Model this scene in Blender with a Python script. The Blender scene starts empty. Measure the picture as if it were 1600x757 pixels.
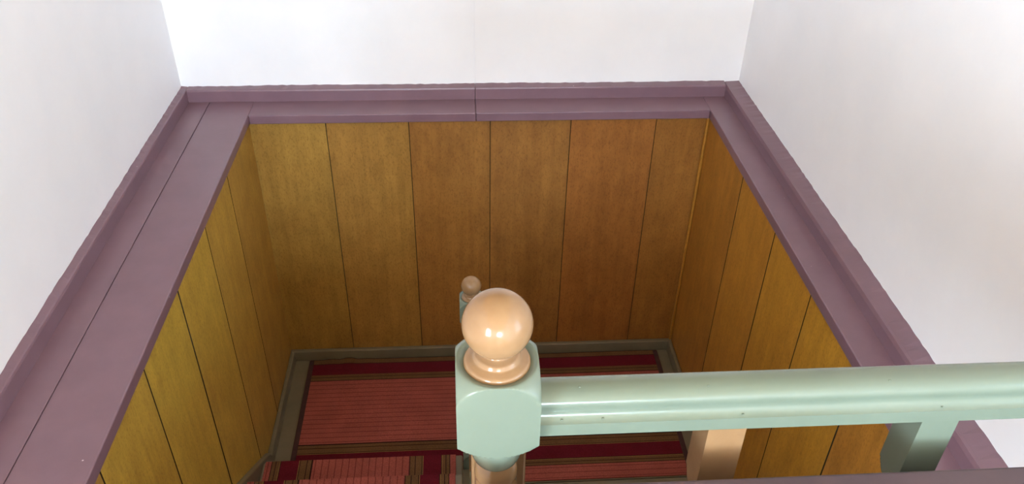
import bpy, bmesh, math, random
from mathutils import Matrix, Vector
random.seed(7)
scene = bpy.context.scene
C = scene.collection

# ------------------------------------------------------------------ camera
R_ = Vector((0.99778231, -0.06399191, 0.01831638))
U_ = Vector((0.02214847, 0.57869312, 0.81524457))
F_ = Vector((0.06276863, 0.81303094, -0.57882709))
cam = bpy.data.cameras.new('camera')
cam.sensor_width = 36.0
cam.lens = 1273.5 / 1600 * 36.0
cam.clip_start = 0.02
camo = bpy.data.objects.new('camera', cam)
C.objects.link(camo)
camo.matrix_world = Matrix(((R_.x, U_.x, -F_.x, 0.0), (R_.y, U_.y, -F_.y, 0.0), (R_.z, U_.z, -F_.z, 1.6), (0, 0, 0, 1)))
scene.camera = camo

# ------------------------------------------------------------------ world, lights, exposure
w = bpy.data.worlds.new('sky'); scene.world = w; w.use_nodes = True
w.node_tree.nodes['Background'].inputs[0].default_value = (0.75, 0.86, 1.0, 1)
w.node_tree.nodes['Background'].inputs[1].default_value = 1.0

WIN1 = dict(x=(-0.35, 1.22), z=(1.05, 2.62), y=-6.40)      # in the wall behind the viewer
XL_ = -1.211
FILL_WIN3 = dict(y=(-2.35, -1.05), z=(0.95, 2.00))             # added for fill light, in the left-hand wall behind the viewer
WIN2 = dict(y=(-0.35, 0.30), z=(0.95, 1.75), x=1.285)     # in the right-hand wall, beside the viewer
def area(name, loc, direction, sx, sy, power, col):
    l = bpy.data.lights.new(name, 'AREA'); l.shape = 'RECTANGLE'; l.size = sx; l.size_y = sy
    l.energy = power; l.color = col
    o = bpy.data.objects.new(name, l); C.objects.link(o); o.location = loc
    o.rotation_euler = Vector(direction).to_track_quat('-Z', 'Y').to_euler()
    return o
area('window_daylight', (0.435, -6.485, 1.835), (0, 1, 0), 1.57, 1.57, 300.0, (0.66, 0.84, 1.0))
area('window_daylight_side', (1.37, -0.025, 1.35), (-1, 0, 0), 0.65, 0.80, 6.0, (0.62, 0.82, 1.0))
area('added_fill_left', (XL_ - 0.085, -1.70, 1.475), (1, 0, 0), 1.3, 1.05, 132.0, (0.80, 0.90, 1.0))  # fill light shining through the added left-hand window
scene.view_settings.view_transform = 'Standard'
scene.view_settings.look = 'None'
scene.view_settings.gamma = 1.0
scene.view_settings.use_curve_mapping = False
scene.view_settings.exposure = 0.75
scene.cycles.max_bounces = 10
scene.cycles.diffuse_bounces = 8
scene.cycles.use_denoising = True

# ------------------------------------------------------------------ dimensions (metres; upper floor and ledge top at z = 0)
XL, XR, YB = -1.211, 1.290, 3.404       # plaster walls
xl, xr, yb = -0.897, 1.120, 3.224       # inner edge of the ledge round the well
PL, PR, PB = xl - 0.008, xr + 0.008, 3.244   # faces of the boarding
YF = -6.40                               # wall behind the viewer
CEIL = 2.78
ZL = -1.438                              # half landing
ZB = -2.878                              # lower floor
RISE, GO = 0.18, 0.249
Y1 = 2.40                                # first nosing above the landing
NX, NY = 0.035, 0.620                    # newel axis

# ------------------------------------------------------------------ materials
def lin(c):
    return tuple(((v / 255) / 12.92 if v / 255 <= 0.04045 else ((v / 255 + 0.055) / 1.055) ** 2.4) for v in c) + (1.0,)
class NT:
    def __init__(s, name):
        s.m = bpy.data.materials.new(name); s.m.use_nodes = True
        s.t = s.m.node_tree; s.b = s.t.nodes['Principled BSDF']
    def n(s, typ, **kw):
        o = s.t.nodes.new(typ)
        for k, v in kw.items(): setattr(o, k, v)
        return o
    def l(s, a, b): s.t.links.new(a, b)
    def coord(s, scale=(1, 1, 1)):
        tc = s.n('ShaderNodeTexCoord'); mp = s.n('ShaderNodeMapping'); mp.inputs['Scale'].default_value = scale
        s.l(tc.outputs['Object'], mp.inputs['Vector']); return mp.outputs['Vector']
    def noise(s, vec, scale, detail=3, rough=0.5):
        o = s.n('ShaderNodeTexNoise'); o.inputs['Scale'].default_value = scale
        o.inputs['Detail'].default_value = detail; o.inputs['Roughness'].default_value = rough
        s.l(vec, o.inputs['Vector']); return o.outputs['Fac']
    def ramp(s, fac, stops, interp='LINEAR'):
        o = s.n('ShaderNodeValToRGB'); o.color_ramp.interpolation = interp
        e = o.color_ramp.elements
        while len(e) > 1: e.remove(e[-1])
        e[0].position = stops[0][0]; e[0].color = stops[0][1]
        for p, c in stops[1:]:
            q = e.new(p); q.color = c
        s.l(fac, o.inputs['Fac']); return o.outputs['Color']
    def mix(s, fac, a, b, mode='MIX'):
        o = s.n('ShaderNodeMix', data_type='RGBA', blend_type=mode)
        for sock, v in ((o.inputs[0], fac), (o.inputs[6], a), (o.inputs[7], b)):
            if hasattr(v, 'is_output'): s.l(v, sock)
            else: sock.default_value = v
        return o.outputs[2]
    def math(s, op, a, b=0.0):
        o = s.n('ShaderNodeMath', operation=op)
        for sock, v in zip(o.inputs, (a, b)):
            if hasattr(v, 'is_output'): s.l(v, sock)
            else: sock.default_value = v
        return o.outputs[0]
    def bump(s, h, strength, dist):
        o = s.n('ShaderNodeBump'); o.inputs['Strength'].default_value = strength; o.inputs['Distance'].default_value = dist
        s.l(h, o.inputs['Height']); s.l(o.outputs['Normal'], s.b.inputs['Normal'])
    def base(s, c):
        if hasattr(c, 'is_output'): s.l(c, s.b.inputs['Base Color'])
        else: s.b.inputs['Base Color'].default_value = c
    def rough(s, r): s.b.inputs['Roughness'].default_value = r

def paint(name, c1, c2, rough, scale=6, bump=0.15, bscale=60, bdist=0.0006):
    t = NT(name); v = t.coord()
    f = t.noise(v, scale, 4, 0.6)
    t.base(t.ramp(f, [(0.3, lin(c1)), (0.7, lin(c2))])); t.rough(rough)
    t.bump(t.noise(v, bscale, 3), bump, bdist)
    return t.m
M = {}
M['plaster'] = paint('white_plaster', (240, 242, 246), (246, 247, 250), 0.75, 3, 0.35, 14, 0.004)
M['ceiling'] = paint('tan_ceiling', (214, 182, 138), (220, 188, 144), 0.6, 3, 0.2, 20, 0.002)
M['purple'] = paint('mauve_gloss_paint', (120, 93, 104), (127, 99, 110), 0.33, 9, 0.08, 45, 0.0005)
def specks(m, scale):
    t = NT.__new__(NT); t.m = m; t.t = m.node_tree; t.b = t.t.nodes['Principled BSDF']
    old = t.b.inputs['Base Color'].links[0].from_socket
    v = t.n('ShaderNodeTexVoronoi'); v.inputs['Scale'].default_value = scale; t.l(t.coord(), v.inputs['Vector'])
    hit = t.math('LESS_THAN', v.outputs['Distance'], 0.024)
    t.base(t.mix(t.math('MULTIPLY', hit, 0.8), old, lin((214, 200, 204))))
specks(M['purple'], 9)
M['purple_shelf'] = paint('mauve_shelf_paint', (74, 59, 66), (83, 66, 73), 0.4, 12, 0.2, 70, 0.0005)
M['green'] = paint('mint_green_gloss_paint', (108, 121, 107), (114, 127, 113), 0.19, 8, 0.18, 55, 0.0008)
M['tan'] = paint('tan_gloss_paint', (141, 110, 78), (149, 119, 86), 0.14, 30, 0.12, 40, 0.0006)
M['grey'] = paint('grey_brown_paint', (108, 100, 80), (120, 111, 90), 0.38, 8, 0.15, 50, 0.0008)
M['floor'] = paint('brown_floor_boards', (168, 140, 112), (180, 152, 122), 0.45, 7, 0.2, 40, 0.001)
M['dark_edge'] = paint('dark_brown_carpet_edge', (58, 34, 32), (70, 42, 38), 0.95, 40, 0.4, 200)
M['joint'] = paint('dark_joint', (50, 40, 25), (60, 48, 30), 0.9)
M['frame'] = paint('white_frame_paint', (228, 228, 226), (236, 236, 234), 0.35)

def boards():
    t = NT('varnished_boards'); v = t.coord()
    oi = t.n('ShaderNodeObjectInfo')
    big = t.noise(v, 2.2, 3, 0.6)
    c = t.mix(t.math('MULTIPLY', big, 0.55), oi.outputs['Color'], t.mix(1.0, oi.outputs['Color'], (0.62, 0.50, 0.42, 1), 'MULTIPLY'))
    g = t.noise(t.coord((1, 1, 0.06)), 34, 4, 0.65)                     # long grain
    c = t.mix(1.0, c, t.ramp(g, [(0.25, (0.80, 0.78, 0.74, 1)), (0.7, (1.06, 1.05, 1.03, 1))]), 'MULTIPLY')
    mo = t.noise(t.coord((1, 1, 0.6)), 13, 5, 0.7)                     # cloudy varnish
    c = t.mix(1.0, c, t.ramp(mo, [(0.3, (0.82, 0.79, 0.74, 1)), (0.65, (1.08, 1.08, 1.06, 1))]), 'MULTIPLY')
    s = t.noise(t.coord((1, 1, 0.5)), 150, 3, 0.7)                      # fine brushed comb marks
    c = t.mix(1.0, c, t.ramp(s, [(0.30, (0.70, 0.66, 0.60, 1)), (0.5, (1, 1, 1, 1))]), 'MULTIPLY')
    t.base(c); t.rough(0.42)
    t.bump(t.math('ADD', s, g), 0.18, 0.0008)
    return t.m
M['boards'] = boards()

# striped runner: s = place across its width (0..0.86 m)
PINK, RED, BRN, YEL, BLK = lin((158, 84, 74)), lin((98, 22, 36)), lin((108, 78, 50)), lin((140, 108, 62)), lin((46, 26, 24))
RW = 0.856
def carpet(name, axis, origin, far=None):
    t = NT(name)
    tc = t.n('ShaderNodeTexCoord'); sp = t.n('ShaderNodeSeparateXYZ'); t.l(tc.outputs['Object'], sp.inputs[0])
    s = t.math('DIVIDE', t.math('SUBTRACT', sp.outputs[axis], origin), RW)
    half = [(0.0, PINK), (0.048, BLK), (0.052, BRN), (0.068, BLK), (0.072, BRN), (0.086, YEL), (0.091, BLK), (0.096, RED), (0.185, YEL), (0.190, BLK), (0.195, BRN), (0.224, BLK), (0.229, BRN), (0.250, BLK), (0.257, PINK)]
    xs = [p for p, c in half]; stops = list(half)
    for i in range(len(half) - 1, 0, -1): stops.append((1 - xs[i], half[i - 1][1]))
    if far: stops = half + far
    c = t.ramp(s, stops, 'CONSTANT')
    # thin dark cords inside the pink bands
    rib = t.math('PINGPONG', t.math('MULTIPLY', s, RW), 0.0145)
    ribm = t.math('LESS_THAN', rib, 0.0021)
    pinkm = t.ramp(s, [(0, (1, 1, 1, 1)), (0.048, (0, 0, 0, 1)), (0.257, (1, 1, 1, 1)), (0.743, (0, 0, 0, 1)), (0.952, (1, 1, 1, 1))], 'CONSTANT')
    c = t.mix(t.math('MULTIPLY', t.math('MULTIPLY', ribm, pinkm), 0.6), c, lin((96, 34, 34)))
    v = t.coord()
    nz = t.noise(v, 260, 2); n2 = t.noise(v, 9, 3)
    c = t.mix(1.0, c, t.ramp(nz, [(0.3, (0.72, 0.72, 0.72, 1)), (0.7, (1.12, 1.12, 1.12, 1))]), 'MULTIPLY')
    c = t.mix(1.0, c, t.ramp(n2, [(0.3, (0.86, 0.86, 0.86, 1)), (0.7, (1.05, 1.05, 1.05, 1))]), 'MULTIPLY')
    t.base(c); t.rough(0.95)
    t.b.inputs['Specular IOR Level'].default_value = 0.15
    t.bump(t.math('ADD', t.math('MULTIPLY', rib, 40.0), nz), 0.5, 0.0012)
    return t.m
gl = NT('window_glass')
tr = gl.n('ShaderNodeBsdfTransparent'); gs = gl.n('ShaderNodeBsdfGlossy'); gs.inputs['Roughness'].default_value = 0.02
mx = gl.n('ShaderNodeMixShader'); mx.inputs[0].default_value = 0.06
gl.l(tr.outputs[0], mx.inputs[1]); gl.l(gs.outputs[0], mx.inputs[2])
gl.l(mx.outputs[0], gl.t.nodes['Material Output'].inputs['Surface'])
M['glass'] = gl.m

# ------------------------------------------------------------------ helpers
def box(bm, x0, x1, y0, y1, z0, z1):
    v = [bm.verts.new((x, y, z)) for x in (x0, x1) for y in (y0, y1) for z in (z0, z1)]
    for f in ((0, 1, 3, 2), (4, 6, 7, 5), (0, 4, 5, 1), (2, 3, 7, 6), (0, 2, 6, 4), (1, 5, 7, 3)):
        bm.faces.new([v[i] for i in f])
def obj(name, bm, mat, parent=None, bevel=0.0, smooth=False, segs=2, angle=30):
    bmesh.ops.recalc_face_normals(bm, faces=bm.faces)
    me = bpy.data.meshes.new(name); bm.to_mesh(me); bm.free()
    me.materials.append(mat)
    if smooth: me.shade_smooth()
    o = bpy.data.objects.new(name, me); C.objects.link(o); o.parent = parent
    if bevel:
        b = o.modifiers.new('bevel', 'BEVEL'); b.width = bevel; b.segments = segs; b.limit_method = 'ANGLE'; b.angle_limit = math.radians(angle)
    return o
def bx(name, x0, x1, y0, y1, z0, z1, mat, parent=None, bevel=0.0, segs=2):
    bm = bmesh.new(); box(bm, x0, x1, y0, y1, z0, z1)
    return obj(name, bm, mat, parent, bevel, segs=segs)
def empty(name, loc=(0, 0, 0)):
    o = bpy.data.objects.new(name, None); C.objects.link(o); o.location = loc; o.empty_display_size = 0.1
    return o
def struct(o, label=None):
    o['kind'] = 'structure'
    if label: o['label'] = label
    return o
def tag(o, label, cat, group=None):
    o['label'] = label; o['category'] = cat
    if group: o['group'] = group
    return o
def prism(bm, pts, x0, x1):                       # polygon in (y, z), extruded along x
    a = [bm.verts.new((x0, y, z)) for y, z in pts]; b = [bm.verts.new((x1, y, z)) for y, z in pts]
    n = len(pts)
    bm.faces.new(a); bm.faces.new(b[::-1])
    for i in range(n): bm.faces.new((a[i], b[i], b[(i + 1) % n], a[(i + 1) % n]))
def turned(bm, prof, half=None, seg=96, caps=True, ca=(0, 0)):
    """surface of revolution of prof [(r, z)], optionally cut by a square of half-width `half` (a turned block)"""
    rings = []
    for r, z in prof:
        ring = []
        for i in range(seg):
            a = 2 * math.pi * (i + 0.0) / seg + math.pi / 4
            rr = r
            if half: rr = min(r, half / max(abs(math.cos(a)), abs(math.sin(a))))
            ring.append(bm.verts.new((ca[0] + rr * math.cos(a), ca[1] + rr * math.sin(a), z)))
        rings.append(ring)
    for p, q in zip(rings, rings[1:]):
        for i in range(seg): bm.faces.new((p[i], p[(i + 1) % seg], q[(i + 1) % seg], q[i]))
    if caps: bm.faces.new(rings[0]); bm.faces.new(rings[-1])
def spline(pts, sub=6):
    out = []
    n = len(pts)
    for i in range(n - 1):
        p0, p1, p2, p3 = pts[max(i - 1, 0)], pts[i], pts[i + 1], pts[min(i + 2, n - 1)]
        for k in range(sub):
            t = k / sub
            out.append(tuple(0.5 * (2 * b + (c - a) * t + (2 * a - 5 * b + 4 * c - d) * t * t + (3 * b - a - 3 * c + d) * t ** 3) for a, b, c, d in zip(p0, p1, p2, p3)))
    out.append(pts[-1])
    return out

# ------------------------------------------------------------------ the room
fl = empty('floor'); struct(fl, 'pale brown boarded upper floor behind the handrail')
for i in range(18):
    a = XL + (XR - XL) * i / 18; b = XL + (XR - XL) * (i + 1) / 18
    bx('plank', a + 0.001, b - 0.001, YF, 0.655, -0.045, 0.0, M['floor'], fl, 0.002)
bx('floor_deck', XL, XR, YF, 0.64, -0.22, -0.046, M['joint'], fl)
struct(bx('ceiling', XL - 0.1, XR + 0.1, YF - 0.1, YB + 0.1, CEIL, CEIL + 0.1, M['ceiling']), 'plain tan wooden ceiling')

def grid_wall(name, mat, u0, u1, z0, z1, put, nu=1, nz=1):
    bm = bmesh.new()
    g = [[bm.verts.new(put(u0 + (u1 - u0) * i / nu, z0 + (z1 - z0) * j / nz)) for j in range(nz + 1)] for i in range(nu + 1)]
    for i in range(nu):
        for j in range(nz): bm.faces.new((g[i][j], g[i + 1][j], g[i + 1][j + 1], g[i][j + 1]))
    return obj(name, bm, mat)
bm = bmesh.new()
y0, y1 = FILL_WIN3['y']; z0, z1 = FILL_WIN3['z']
box(bm, XL - 0.1, XL, YF - 0.1, y0, -0.3, CEIL); box(bm, XL - 0.1, XL, y1, YB + 0.1, -0.3, CEIL)
box(bm, XL - 0.1, XL, y0, y1, -0.3, z0); box(bm, XL - 0.1, XL, y0, y1, z1, CEIL)
struct(obj('wall_left', bm, M['plaster']), 'white plastered wall left of the stairwell')
wb = empty('wall_back'); struct(wb, 'white wall beyond the stairwell with one vertical joint')
SEAM = 0.079
bx('wall_panel', XL, SEAM - 0.003, YB, YB + 0.1, -0.3, CEIL, M['plaster'], wb)
bx('wall_panel', SEAM + 0.003, XR, YB, YB + 0.1, -0.3, CEIL, M['plaster'], wb)
bx('joint_filler', SEAM - 0.003, SEAM + 0.003, YB + 0.007, YB + 0.1, -0.3, CEIL, M['plaster'], wb)
# right wall and wall behind the viewer, each with a window opening
bm = bmesh.new()
y0, y1 = WIN2['y']; z0, z1 = WIN2['z']
box(bm, XR, XR + 0.1, YF - 0.1, y0, -0.3, CEIL); box(bm, XR, XR + 0.1, y1, YB + 0.1, -0.3, CEIL)
box(bm, XR, XR + 0.1, y0, y1, -0.3, z0); box(bm, XR, XR + 0.1, y0, y1, z1, CEIL)
struct(obj('wall_right', bm, M['plaster']), 'white plastered wall right of the stairwell')
bm = bmesh.new()
x0, x1 = WIN1['x']; z0, z1 = WIN1['z']
box(bm, XL, x0, YF - 0.1, YF, -0.3, CEIL); box(bm, x1, XR, YF - 0.1, YF, -0.3, CEIL)
box(bm, x0, x1, YF - 0.1, YF, -0.3, z0); box(bm, x0, x1, YF - 0.1, YF, z1, CEIL)
struct(obj('wall_front', bm, M['plaster']), 'white wall behind the viewer with a window')
def window(name, label, along, a0, a1, z0, z1, d0, d1):
    e = empty(name); struct(e, label)
    def part(nm, p0, p1, q0, q1, mat, e0=d0, e1=d1):
        if along == 'x': bx(nm, p0, p1, e0, e1, q0, q1, mat, e, 0.002 if mat is not M['glass'] else 0)
        else: bx(nm, e0, e1, p0, p1, q0, q1, mat, e, 0.002 if mat is not M['glass'] else 0)
    t = 0.045
    part('frame_rail', a0, a1, z0, z0 + t, M['frame']); part('frame_rail', a0, a1, z1 - t, z1, M['frame'])
    part('frame_stile', a0, a0 + t, z0 + t, z1 - t, M['frame']); part('frame_stile', a1 - t, a1, z0 + t, z1 - t, M['frame'])
    am = (a0 + a1) / 2
    part('glazing_bar', am - 0.015, am + 0.015, z0 + t, z1 - t, M['frame'])
    dm = (d0 + d1) / 2
    part('pane', a0 + t, am - 0.015, z0 + t, z1 - t, M['glass'], dm - 0.002, dm + 0.002)
    part('pane', am + 0.015, a1 - t, z0 + t, z1 - t, M['glass'], dm - 0.002, dm + 0.002)
window('window_1', 'white framed two pane window behind the viewer', 'x', *WIN1['x'], *WIN1['z'], YF - 0.07, YF - 0.03)
window('window_2', 'white framed two pane window in right wall', 'y', *WIN2['y'], *WIN2['z'], XR + 0.03, XR + 0.07)

window('added_window_3', 'white framed two pane window added in left wall for fill light', 'y', *FILL_WIN3['y'], *FILL_WIN3['z'], XL - 0.07, XL - 0.03)  # invented window that carries the left fill lamp

# ------------------------------------------------------------------ mauve skirting and ledge round the well
def wavy_board(name, along, a0, a1, wall, front, z1, mat, parent, ch=0.006):
    """skirting board with a softly uneven top where paint and plaster meet"""
    bm = bmesh.new(); n = max(2, int(abs(a1 - a0) / 0.02))
    rows = []
    sg = 1 if front > wall else -1
    for i in range(n + 1):
        a = a0 + (a1 - a0) * i / n
        j = random.uniform(-0.0016, 0.0016) + 0.001 * math.sin(a * 7.3)
        prof = [(wall, -0.001), (front, -0.001), (front, z1 - 0.004 - ch), (front - sg * ch * 0.35, z1 - 0.004), (front - sg * ch, z1 - 0.0025), (wall, z1 + j)]
        rows.append([bm.verts.new((a, p, z) if along == 'x' else (p, a, z)) for p, z in prof])
    for p, q in zip(rows, rows[1:]):
        for k in range(6): bm.faces.new((p[k], p[(k + 1) % 6], q[(k + 1) % 6], q[k]))
    bm.faces.new(rows[0]); bm.faces.new(rows[-1])
    return obj(name, bm, mat, parent)
SKB, SKL, SKR = 3.362, -1.180, 1.220
b = empty('baseboard_back'); struct(b, 'mauve skirting board along the back wall')
wavy_board('skirting_board', 'x', SKL, SEAM - 0.001, YB, SKB, 0.058, M['purple'], b)
wavy_board('skirting_board', 'x', SEAM + 0.001, SKR, YB, SKB, 0.058, M['purple'], b)
struct(wavy_board('baseboard_left', 'y', 0.66, YB, XL, SKL, 0.058, M['purple'], None), 'mauve skirting board along the left wall')
struct(wavy_board('baseboard_right', 'y', 0.66, YB, XR, SKR, 0.058, M['purple'], None, 0.012), 'mauve skirting board along the right wall')
TH = 0.042
e = empty('trim_1'); struct(e, 'wide mauve ledge of two boards left of the stairwell')
bx('plank', XL, -1.0905, 0.66, YB, -TH, -0.0012, M['purple'], e, 0.0015)
bx('plank', -1.0885, xl, 0.66, YB, -TH, 0.0, M['purple'], e, 0.004, 3)
e = empty('trim_2'); struct(e, 'narrow mauve ledge at the back of the stairwell')
bx('plank', xl, SEAM - 0.0006, yb, YB, -TH, -0.0005, M['purple'], e, 0.004, 3)
bx('plank', SEAM + 0.0006, xr, yb, YB, -TH, -0.0005, M['purple'], e, 0.004, 3)
e = empty('trim_3'); struct(e, 'mauve ledge right of the stairwell')
bx('plank', xr, XR, 0.66, YB, -TH, 0.0, M['purple'], e, 0.004, 3)

# ------------------------------------------------------------------ boarded sides of the well
def col(c): return lin(c)
def board_wall(name, label, along, seams, face, back, z0, z1, cols):
    e = empty(name); struct(e, label)
    s = 1 if back > face else -1
    gap = 0.0017 if along == 'x' else 0.0034
    for i, (a, b) in enumerate(zip(seams, seams[1:])):
        lo, hi = min(a, b) + (gap if min(a, b) > min(seams) else -0.004), max(a, b) - (gap if max(a, b) < max(seams) else -0.004)
        f = face + s * random.uniform(0, 0.0016)
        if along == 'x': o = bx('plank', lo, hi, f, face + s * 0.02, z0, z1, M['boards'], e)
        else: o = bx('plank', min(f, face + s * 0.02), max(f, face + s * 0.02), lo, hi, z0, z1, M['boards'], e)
        o.data.materials.append(M['joint'])          # dirt-darkened edges of the boards
        for p in o.data.polygons:
            if abs(p.normal[0 if along == 'x' else 1]) > 0.9: p.material_index = 1
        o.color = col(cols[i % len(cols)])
    lo, hi = min(seams) - 0.02, max(seams) + 0.02
    if along == 'x': bx('wall_backing', lo, hi, face + s * 0.021, back, z0, z1, M['joint'], e)
    else: bx('wall_backing', min(face + s * 0.021, back), max(face + s * 0.021, back), lo, hi, z0, z1, M['joint'], e)
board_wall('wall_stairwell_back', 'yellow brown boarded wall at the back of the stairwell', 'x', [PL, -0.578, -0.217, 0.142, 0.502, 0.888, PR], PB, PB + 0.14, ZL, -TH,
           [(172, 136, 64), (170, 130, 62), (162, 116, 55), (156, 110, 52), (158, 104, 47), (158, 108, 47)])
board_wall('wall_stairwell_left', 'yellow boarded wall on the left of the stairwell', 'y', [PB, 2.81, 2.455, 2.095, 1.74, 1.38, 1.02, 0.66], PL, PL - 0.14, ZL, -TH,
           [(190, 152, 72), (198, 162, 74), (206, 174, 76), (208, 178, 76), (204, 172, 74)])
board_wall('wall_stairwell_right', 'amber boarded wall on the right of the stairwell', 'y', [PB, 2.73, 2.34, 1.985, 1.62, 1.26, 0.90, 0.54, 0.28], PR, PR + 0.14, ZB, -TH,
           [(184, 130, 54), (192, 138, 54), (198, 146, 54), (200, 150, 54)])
struct(bx('wall_added_light_stop', PL, PR, 0.16, 0.26, ZB, -0.22, M['plaster']), 'plain unseen wall under the upper floor, added to keep light out')  # unseen wall added to stop sky light leaking in below the floor
o = bx('trim_4', PR - 0.014, PR, PB - 0.014, PB, ZL + 0.06, -TH, M['boards'], None, 0.006, 3); struct(o, 'slim yellow brown corner strip'); o.color = col((176, 124, 46))

# ------------------------------------------------------------------ half landing, lower floor
YE = 2.375                                 # landing edge
struct(bx('floor_landing', PL, PR, YE, PB, ZL - 0.2, ZL, M['grey']), 'grey brown painted half landing of the stairs')
struct(bx('floor_lower', PL, PR, 0.26, YE, ZB - 0.1, ZB, M['floor']), 'brown lower floor at the foot of the stairs')
BH = 0.066
struct(bx('baseboard_landing_back', PL, PR, PB - 0.024, PB, ZL, ZL + BH, M['grey'], None, 0.006), 'grey brown skirting behind the landing carpet')
struct(bx('baseboard_landing_left', PL, PL + 0.022, 2.50, PB - 0.024, ZL, ZL + BH, M['grey'], None, 0.006), 'grey brown skirting on the left of the landing')
struct(bx('baseboard_landing_right', PR - 0.022, PR, 2.40, PB - 0.024, ZL, ZL + BH, M['grey'], None, 0.006), 'grey brown skirting on the right of the landing')

# ------------------------------------------------------------------ flights
SX0, SX1 = PL + 0.026, -0.012
st = empty('staircase', (-0.44, Y1, ZL)); tag(st, 'grey brown painted stair flight rising from the landing on the left', 'stairs')
def child(o, parent):
    o.parent = parent; o.matrix_parent_inverse = Matrix.Translation(-Vector(parent.location)); return o
for k in range(1, 8):
    y = Y1 - GO * (k - 1); z = ZL + RISE * k
    child(bx('tread', SX0, SX1, y - GO - 0.02, y, z - 0.028, z, M['grey'], None, 0.008, 3), st)
for k in range(1, 9):
    y = Y1 - GO * (k - 1); z = ZL + RISE * k
    child(bx('riser', SX0, SX1, y - 0.042, y - 0.022, z - RISE, z - 0.0285, M['grey']), st)
def stringer(x0, x1, up):
    bm = bmesh.new()
    sl = RISE / GO
    ya, yb_ = 2.52, 0.665
    za = ZL + up
    prism(bm, [(ya, ZL), (ya, za), (yb_, za + (ya - yb_) * sl), (yb_, za + (ya - yb_) * sl - 0.34), (ya - 0.2, ZL)], x0, x1)
    return child(obj('stringer', bm, M['grey'], None, 0.004), st)
stringer(PL, SX0, 0.10)
bm = bmesh.new()
sl = RISE / GO
prism(bm, [(2.255, ZL + 0.005), (2.255, ZL + 0.26), (0.67, ZL + 0.26 + (2.255 - 0.67) * sl), (0.67, ZL - 0.16 + (2.255 - 0.67) * sl), (2.2, ZL - 0.18)], SX1, 0.058)
child(obj('stringer', bm, M['grey'], None, 0.004), st)
# partition under the upper flight
bm = bmesh.new()
prism(bm, [(2.37, ZB), (2.37, ZL - 0.01), (2.2, ZL - 0.19), (0.27, ZL - 0.19 + 1.45), (0.27, ZB)], 0.022, 0.055)
struct(obj('wall_partition', bm, M['plaster']), 'plain partition under the upper stair flight')
# lower flight, going down from the landing on the right
s2 = empty('staircase', (0.6, YE, ZB)); tag(s2, 'lower stair flight going down from the landing on the right', 'stairs')
LX0, LX1 = 0.062, PR - 0.004
for k in range(0, 8):
    y = YE - 0.022 - GO * k; z = ZL - RISE * k
    if k: child(bx('tread', LX0, LX1, y - 0.022, y + GO, z - 0.028, z, M['grey'], None, 0.008, 3), s2)
    child(bx('riser', LX0, LX1, y, y + 0.02, z - RISE, z - 0.029, M['grey']), s2)
child(bx('nosing', LX0, LX1, YE - 0.045, YE - 0.001, ZL - 0.028, ZL, M['grey'], None, 0.008, 3), s2)

# ------------------------------------------------------------------ carpets
def sheet(name, pts, x0, x1, mat, th=0.006, nx=1):
    """folded sheet: path in (y, z), thick towards the left of travel"""
    bm = bmesh.new()
    P = [Vector((y, z)) for y, z in pts]
    off = []
    for i, p in enumerate(P):
        ns = []
        for a, b in ((i - 1, i), (i, i + 1)):
            if a >= 0 and b < len(P):
                d = (P[b] - P[a]).normalized(); ns.append(Vector((d.y, -d.x)))
        n = sum(ns, Vector((0, 0)))
        n = n.normalized()
        k = 1 / max(0.5, n.dot(ns[0]))
        off.append(p + n * th * k)
    poly = list(P) + off[::-1]
    m = len(P)
    a = [bm.verts.new((x0, p.x, p.y)) for p in poly]; b = [bm.verts.new((x1, p.x, p.y)) for p in poly]
    n = len(poly)
    for i in range(n): bm.faces.new((a[i], b[i], b[(i + 1) % n], a[(i + 1) % n]))
    for i in range(m - 1):
        for v in (a, b): bm.faces.new((v[i], v[i + 1], v[n - 2 - i], v[n - 1 - i]))
    return obj(name, bm, mat)
# runner climbing the left flight
path = [(Y1 - 0.0215, ZL + 0.012)]
for k in range(1, 8):
    y = Y1 - GO * (k - 1); z = ZL + RISE * k
    path += [(y - 0.0215, z - 0.040), (y - 0.010, z - 0.0295), (y - 0.0005, z - 0.024), (y + 0.0005, z - 0.008), (y - 0.006, z + 0.0005), (y - GO - 0.0215, z + 0.0005)]
path += [(Y1 - GO * 7 - 0.0215, -0.03)]
RX0 = -0.883
tag(sheet('stair_runner', path, -0.866, -0.042, carpet('striped_runner_carpet', 0, RX0)), 'striped red and pink runner folded over the stair treads', 'carpet')
# landing carpet, stripes crosswise
LY0 = 2.380
bm = bmesh.new()
nx, ny = 60, 24
gx0, gx1, gy0, gy1 = -0.806, 1.046, LY0, LY0 + RW - 0.022
def lz(u, v):
    z = ZL + 0.0085 + 0.0007 * math.sin(u * 9 + v * 4)
    if v > gy1 - 0.06: z += 0.006 * max(0, math.exp(-((u + 0.62) / 0.09) ** 2)) * (v - gy1 + 0.06) / 0.06 * (1.4 + math.sin(u * 60))
    return z
top = [[bm.verts.new((gx0 + (gx1 - gx0) * i / nx, gy0 + (gy1 - gy0) * j / ny, 0)) for j in range(ny + 1)] for i in range(nx + 1)]
for r in top:
    for v in r: v.co.z = lz(v.co.x, v.co.y)
for i in range(nx):
    for j in range(ny): bm.faces.new((top[i][j], top[i + 1][j], top[i + 1][j + 1], top[i][j + 1]))
edge = [e_ for e_ in bm.edges if e_.is_boundary]
g = bmesh.ops.extrude_edge_only(bm, edges=edge)
low = [v for v in g['geom'] if isinstance(v, bmesh.types.BMVert)]
for v in low: v.co.z = ZL + 0.001
bmesh.ops.holes_fill(bm, edges=[e_ for e_ in bm.edges if e_.is_boundary], sides=0)
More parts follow.
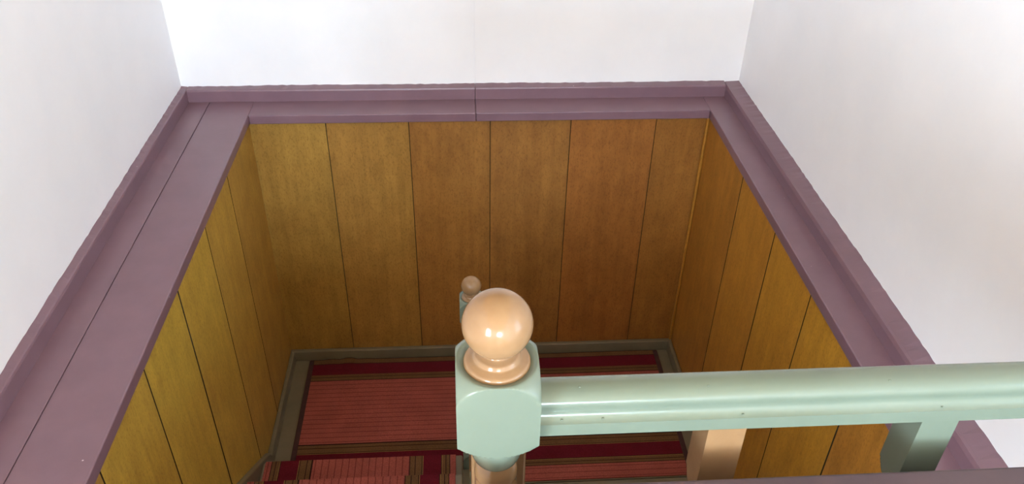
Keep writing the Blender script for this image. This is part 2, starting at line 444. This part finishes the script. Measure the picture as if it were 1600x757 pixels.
lc = tag(obj('landing_carpet', bm, carpet('striped_landing_carpet', 1, 2.418, [(0.7430, BLK), (0.7500, BRN), (0.7700, BLK), (0.7750, BRN), (0.7960, RED), (0.8830, BLK), (0.8880, BRN), (0.9250, BLK), (0.9300, PINK)])), 'striped red and pink carpet lying flat on the half landing', 'carpet')
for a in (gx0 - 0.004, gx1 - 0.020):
    bx('dark_edge_strip', a, a + 0.024, gy0, gy1 - 0.004, ZL + 0.0012, ZL + 0.0118, M['dark_edge'], lc, 0.003)  # dark brown strip along each end of the carpet

# ------------------------------------------------------------------ newel posts
def newel(loc, label, base_z):
    """axis at origin, z measured from the upper floor"""
    e = empty('newel_post', loc); tag(e, label, 'newel post', 'newel posts of the staircase')
    H = 0.0435
    # top block: square stock with turned shoulders
    sh_top = spline([(0.0640, 0.980), (0.0585, 0.993), (0.0510, 1.0040), (0.0440, 1.0095), (0.0400, 1.0092), (0.0360, 1.0070), (0.0300, 1.0050)], 5)
    sh_bot = spline([(0.0200, 0.8990), (0.0320, 0.9005), (0.0400, 0.9032), (0.0437, 0.9052), (0.0530, 0.9130), (0.0640, 0.9250)], 5)
    bm = bmesh.new()
    turned(bm, sh_bot + sh_top, H, 160)
    o = obj('block', bm, M['green'], e, 0, True); o.data.set_sharp_from_angle(angle=math.radians(32))
    # finial: bell base, bead, neck, ball
    R, zc = 0.0364, 1.0580
    bm = bmesh.new()
    turned(bm, spline([(0.0335, 0.9985), (0.0350, 1.0030), (0.0353, 1.0075), (0.0335, 1.0112), (0.0295, 1.0132), (0.0258, 1.0148), (0.0245, 1.0168), (0.0228, 1.0192), (0.0190, 1.0210), (0.0165, 1.0230), (0.0160, 1.0270)], 5), None, 64)
    f = obj('finial_base', bm, M['tan'], e, 0, True)
    bm = bmesh.new(); prof = []
    for i in range(65):
        t = -math.pi / 2 + 0.42 + (math.pi - 0.42 - 0.02) * i / 64
        r = R * (1 - 0.012 * math.exp(-((t + 0.62) / 0.035) ** 2))
        prof.append((r * math.cos(t), zc + r * math.sin(t)))
    turned(bm, prof, None, 64)
    obj('finial_ball', bm, M['tan'], e, 0, True)['label'] = 'glossy tan ball'
    # cup under the block and the turned shaft
    bm = bmesh.new()
    turned(bm, spline([(0.0285, 0.9010), (0.0300, 0.8920), (0.0302, 0.8800), (0.0286, 0.8690), (0.0250, 0.8600), (0.0195, 0.8550)], 6), None, 64)
    obj('cup', bm, M['green'], e, 0, True)
    zb = base_z
    bm = bmesh.new()
    L = 0.853 - (zb + 0.34)
    q = lambda t: zb + 0.34 + L * t
    turned(bm, spline([(0.036, q(0)), (0.030, q(0.03)), (0.024, q(0.06)), (0.030, q(0.16)), (0.034, q(0.28)), (0.030, q(0.50)), (0.027, q(0.75)), (0.0245, q(0.93)), (0.0250, q(0.960)), (0.0235, q(0.985)), (0.0190, q(1.004))], 6), None, 64)
    obj('turned_shaft', bm, M['tan'], e, 0, True)
    bm = bmesh.new()
    turned(bm, [(0.064, zb)] + spline([(0.064, zb + 0.300), (0.053, zb + 0.325), (0.044, zb + 0.336), (0.034, zb + 0.343)], 5), H, 160)
    o = obj('base_block', bm, M['green'], e, 0, True); o.data.set_sharp_from_angle(angle=math.radians(32))
    return e
n1 = newel((NX, NY, 0), 'large green newel post with tan ball finial in the foreground', 0.0)
bx('back_post', -0.028, 0.040, 0.046, 0.086, 0.0, 0.868, M['tan'], n1, 0.003)
DZ = 1.058 + 0.228
n2 = newel((0.034, 2.302, -DZ), 'small distant newel post on the landing behind the large ball', ZL + DZ)

# ------------------------------------------------------------------ guard rail to the right of the newel
FY = 0.5985                               # front of rail and balusters
def rail_profile():
    half = [(0.0, 0.9125), (0.0, 0.9296), (0.0022, 0.9304), (0.0048, 0.9321), (0.0072, 0.9346), (0.0087, 0.9376), (0.0091, 0.9405), (0.0086, 0.9432), (0.0076, 0.9465), (0.0075, 0.9510), (0.0098, 0.9555), (0.0140, 0.9590), (0.0200, 0.9612), (0.0285, 0.9622)]
    W = 0.057
    return half + [(W - a, z) for a, z in half[::-1][1:]]
def rail_mesh(bm, path, sub=1):
    rings = [[bm.verts.new(f(a, z)) for a, z in rail_profile()] for f in path]
    n = len(rings[0])
    for p, q in zip(rings, rings[1:]):
        for i in range(n): bm.faces.new((p[i], p[(i + 1) % n], q[(i + 1) % n], q[i]))
    bm.faces.new(rings[0]); bm.faces.new(rings[-1])
gr = empty('guard_rail', (0.66, FY + 0.022, 0)); tag(gr, 'mint green moulded handrail with balusters running right from the large newel', 'railing')
bm = bmesh.new()
rail_mesh(bm, [lambda a, z, x=x: (x, FY + a, z) for x in (NX + 0.0425, XR)])
h = child(obj('handrail', bm, M['green'], None, 0, True), gr); h.data.set_sharp_from_angle(angle=math.radians(38))
def baluster_mesh(z0, ztop):
    hw = 0.0215
    bm = bmesh.new()
    sb = spline([(0.016, ztop - 0.128), (0.0218, ztop - 0.122), (0.0260, ztop - 0.114), (0.0310, ztop - 0.104)], 5)
    turned(bm, sb + [(0.031, ztop)], hw, 80)
    zl_ = z0 + 0.16; top = ztop - 0.128; L = top - zl_
    q = lambda t: zl_ + L * t
    turned(bm, spline([(0.015, q(-0.005)), (0.012, q(0.03)), (0.018, q(0.12)), (0.0195, q(0.25)), (0.016, q(0.6)), (0.0125, q(0.92)), (0.016, q(0.96)), (0.013, q(0.985)), (0.015, q(1.01))], 5), None, 32)
    turned(bm, [(0.031, z0)] + spline([(0.031, zl_ - 0.03), (0.026, zl_ - 0.014), (0.0218, zl_ - 0.006), (0.015, zl_)], 4), hw, 80)
    return bm
for i, x in enumerate((0.2905, 0.5350, 0.7795, 1.0240)):
    mat = M['tan'] if i % 2 == 0 else M['green']
    o = obj('baluster', baluster_mesh(0.0, 0.9127), mat, None, 0, True); o.data.set_sharp_from_angle(angle=math.radians(32))
    o.location = (x, FY + 0.0215, 0); child(o, gr)
    o['label'] = 'tan painted baluster' if i % 2 == 0 else 'green painted baluster'
# paint drips and nail heads on the rail
for x, a, z in ((0.266, 0.020, 0.9612), (0.470, 0.019, 0.9611), (0.532, 0.0035, 0.9325), (0.345, 0.001, 0.9140), (0.105, 0.0040, 0.9330), (0.150, 0.0040, 0.9330), (0.125, 0.024, 0.9618), (0.305, 0.003, 0.9325)):
    bm = bmesh.new(); bmesh.ops.create_icosphere(bm, subdivisions=2, radius=0.0013)
    o = obj('paint_drip', bm, M['green'], None, 0, True); o.location = (x, FY + a, z); o.scale = (1.2, 1, 0.6); child(o, gr)

# ------------------------------------------------------------------ railing of the left flight
fr = empty('flight_railing', (NX, 1.4, -0.4)); tag(fr, 'sloping handrail with balusters between the two newel posts', 'railing')
ya, yb2 = NY + 0.043, 2.262
slope = (-0.365 + DZ - DZ - 0.915) / (yb2 - ya)
slope = (0.915 - DZ - 0.915 + 0.03) / (yb2 - ya)
bm = bmesh.new()
rail_mesh(bm, [lambda a, z, y=y: (NX - 0.0285 + a, y, z - 0.012 + slope * (y - ya)) for y in (ya, yb2)])
h = child(obj('handrail', bm, M['green'], None, 0, True), fr); h.data.set_sharp_from_angle(angle=math.radians(38))
for i in range(6):
    y = 0.90 + GO * i
    ztop = 0.9105 + slope * (y - ya); z0 = ZL + 0.262 + (2.255 - y) * sl
    o = obj('baluster', baluster_mesh(z0 + 0.002, ztop), M['green'] if i % 2 == 0 else M['tan'], None, 0, True); o.data.set_sharp_from_angle(angle=math.radians(32))
    o.location = (NX, y, 0); child(o, fr)

# ------------------------------------------------------------------ mauve board standing before the guard rail
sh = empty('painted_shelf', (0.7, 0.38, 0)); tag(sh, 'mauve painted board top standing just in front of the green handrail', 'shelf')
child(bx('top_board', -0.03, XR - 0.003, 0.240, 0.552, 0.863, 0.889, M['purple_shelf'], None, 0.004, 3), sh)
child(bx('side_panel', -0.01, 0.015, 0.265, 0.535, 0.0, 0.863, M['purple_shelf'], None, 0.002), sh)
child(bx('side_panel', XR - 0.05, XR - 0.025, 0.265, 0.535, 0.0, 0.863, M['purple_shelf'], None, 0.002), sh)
child(bx('added_shade_panel', -0.01, XR - 0.004, 0.5355, 0.5475, 0.58, 0.863, M['purple_shelf'], None, 0.001), sh)  # unseen panel added under the top to keep light off the balusters
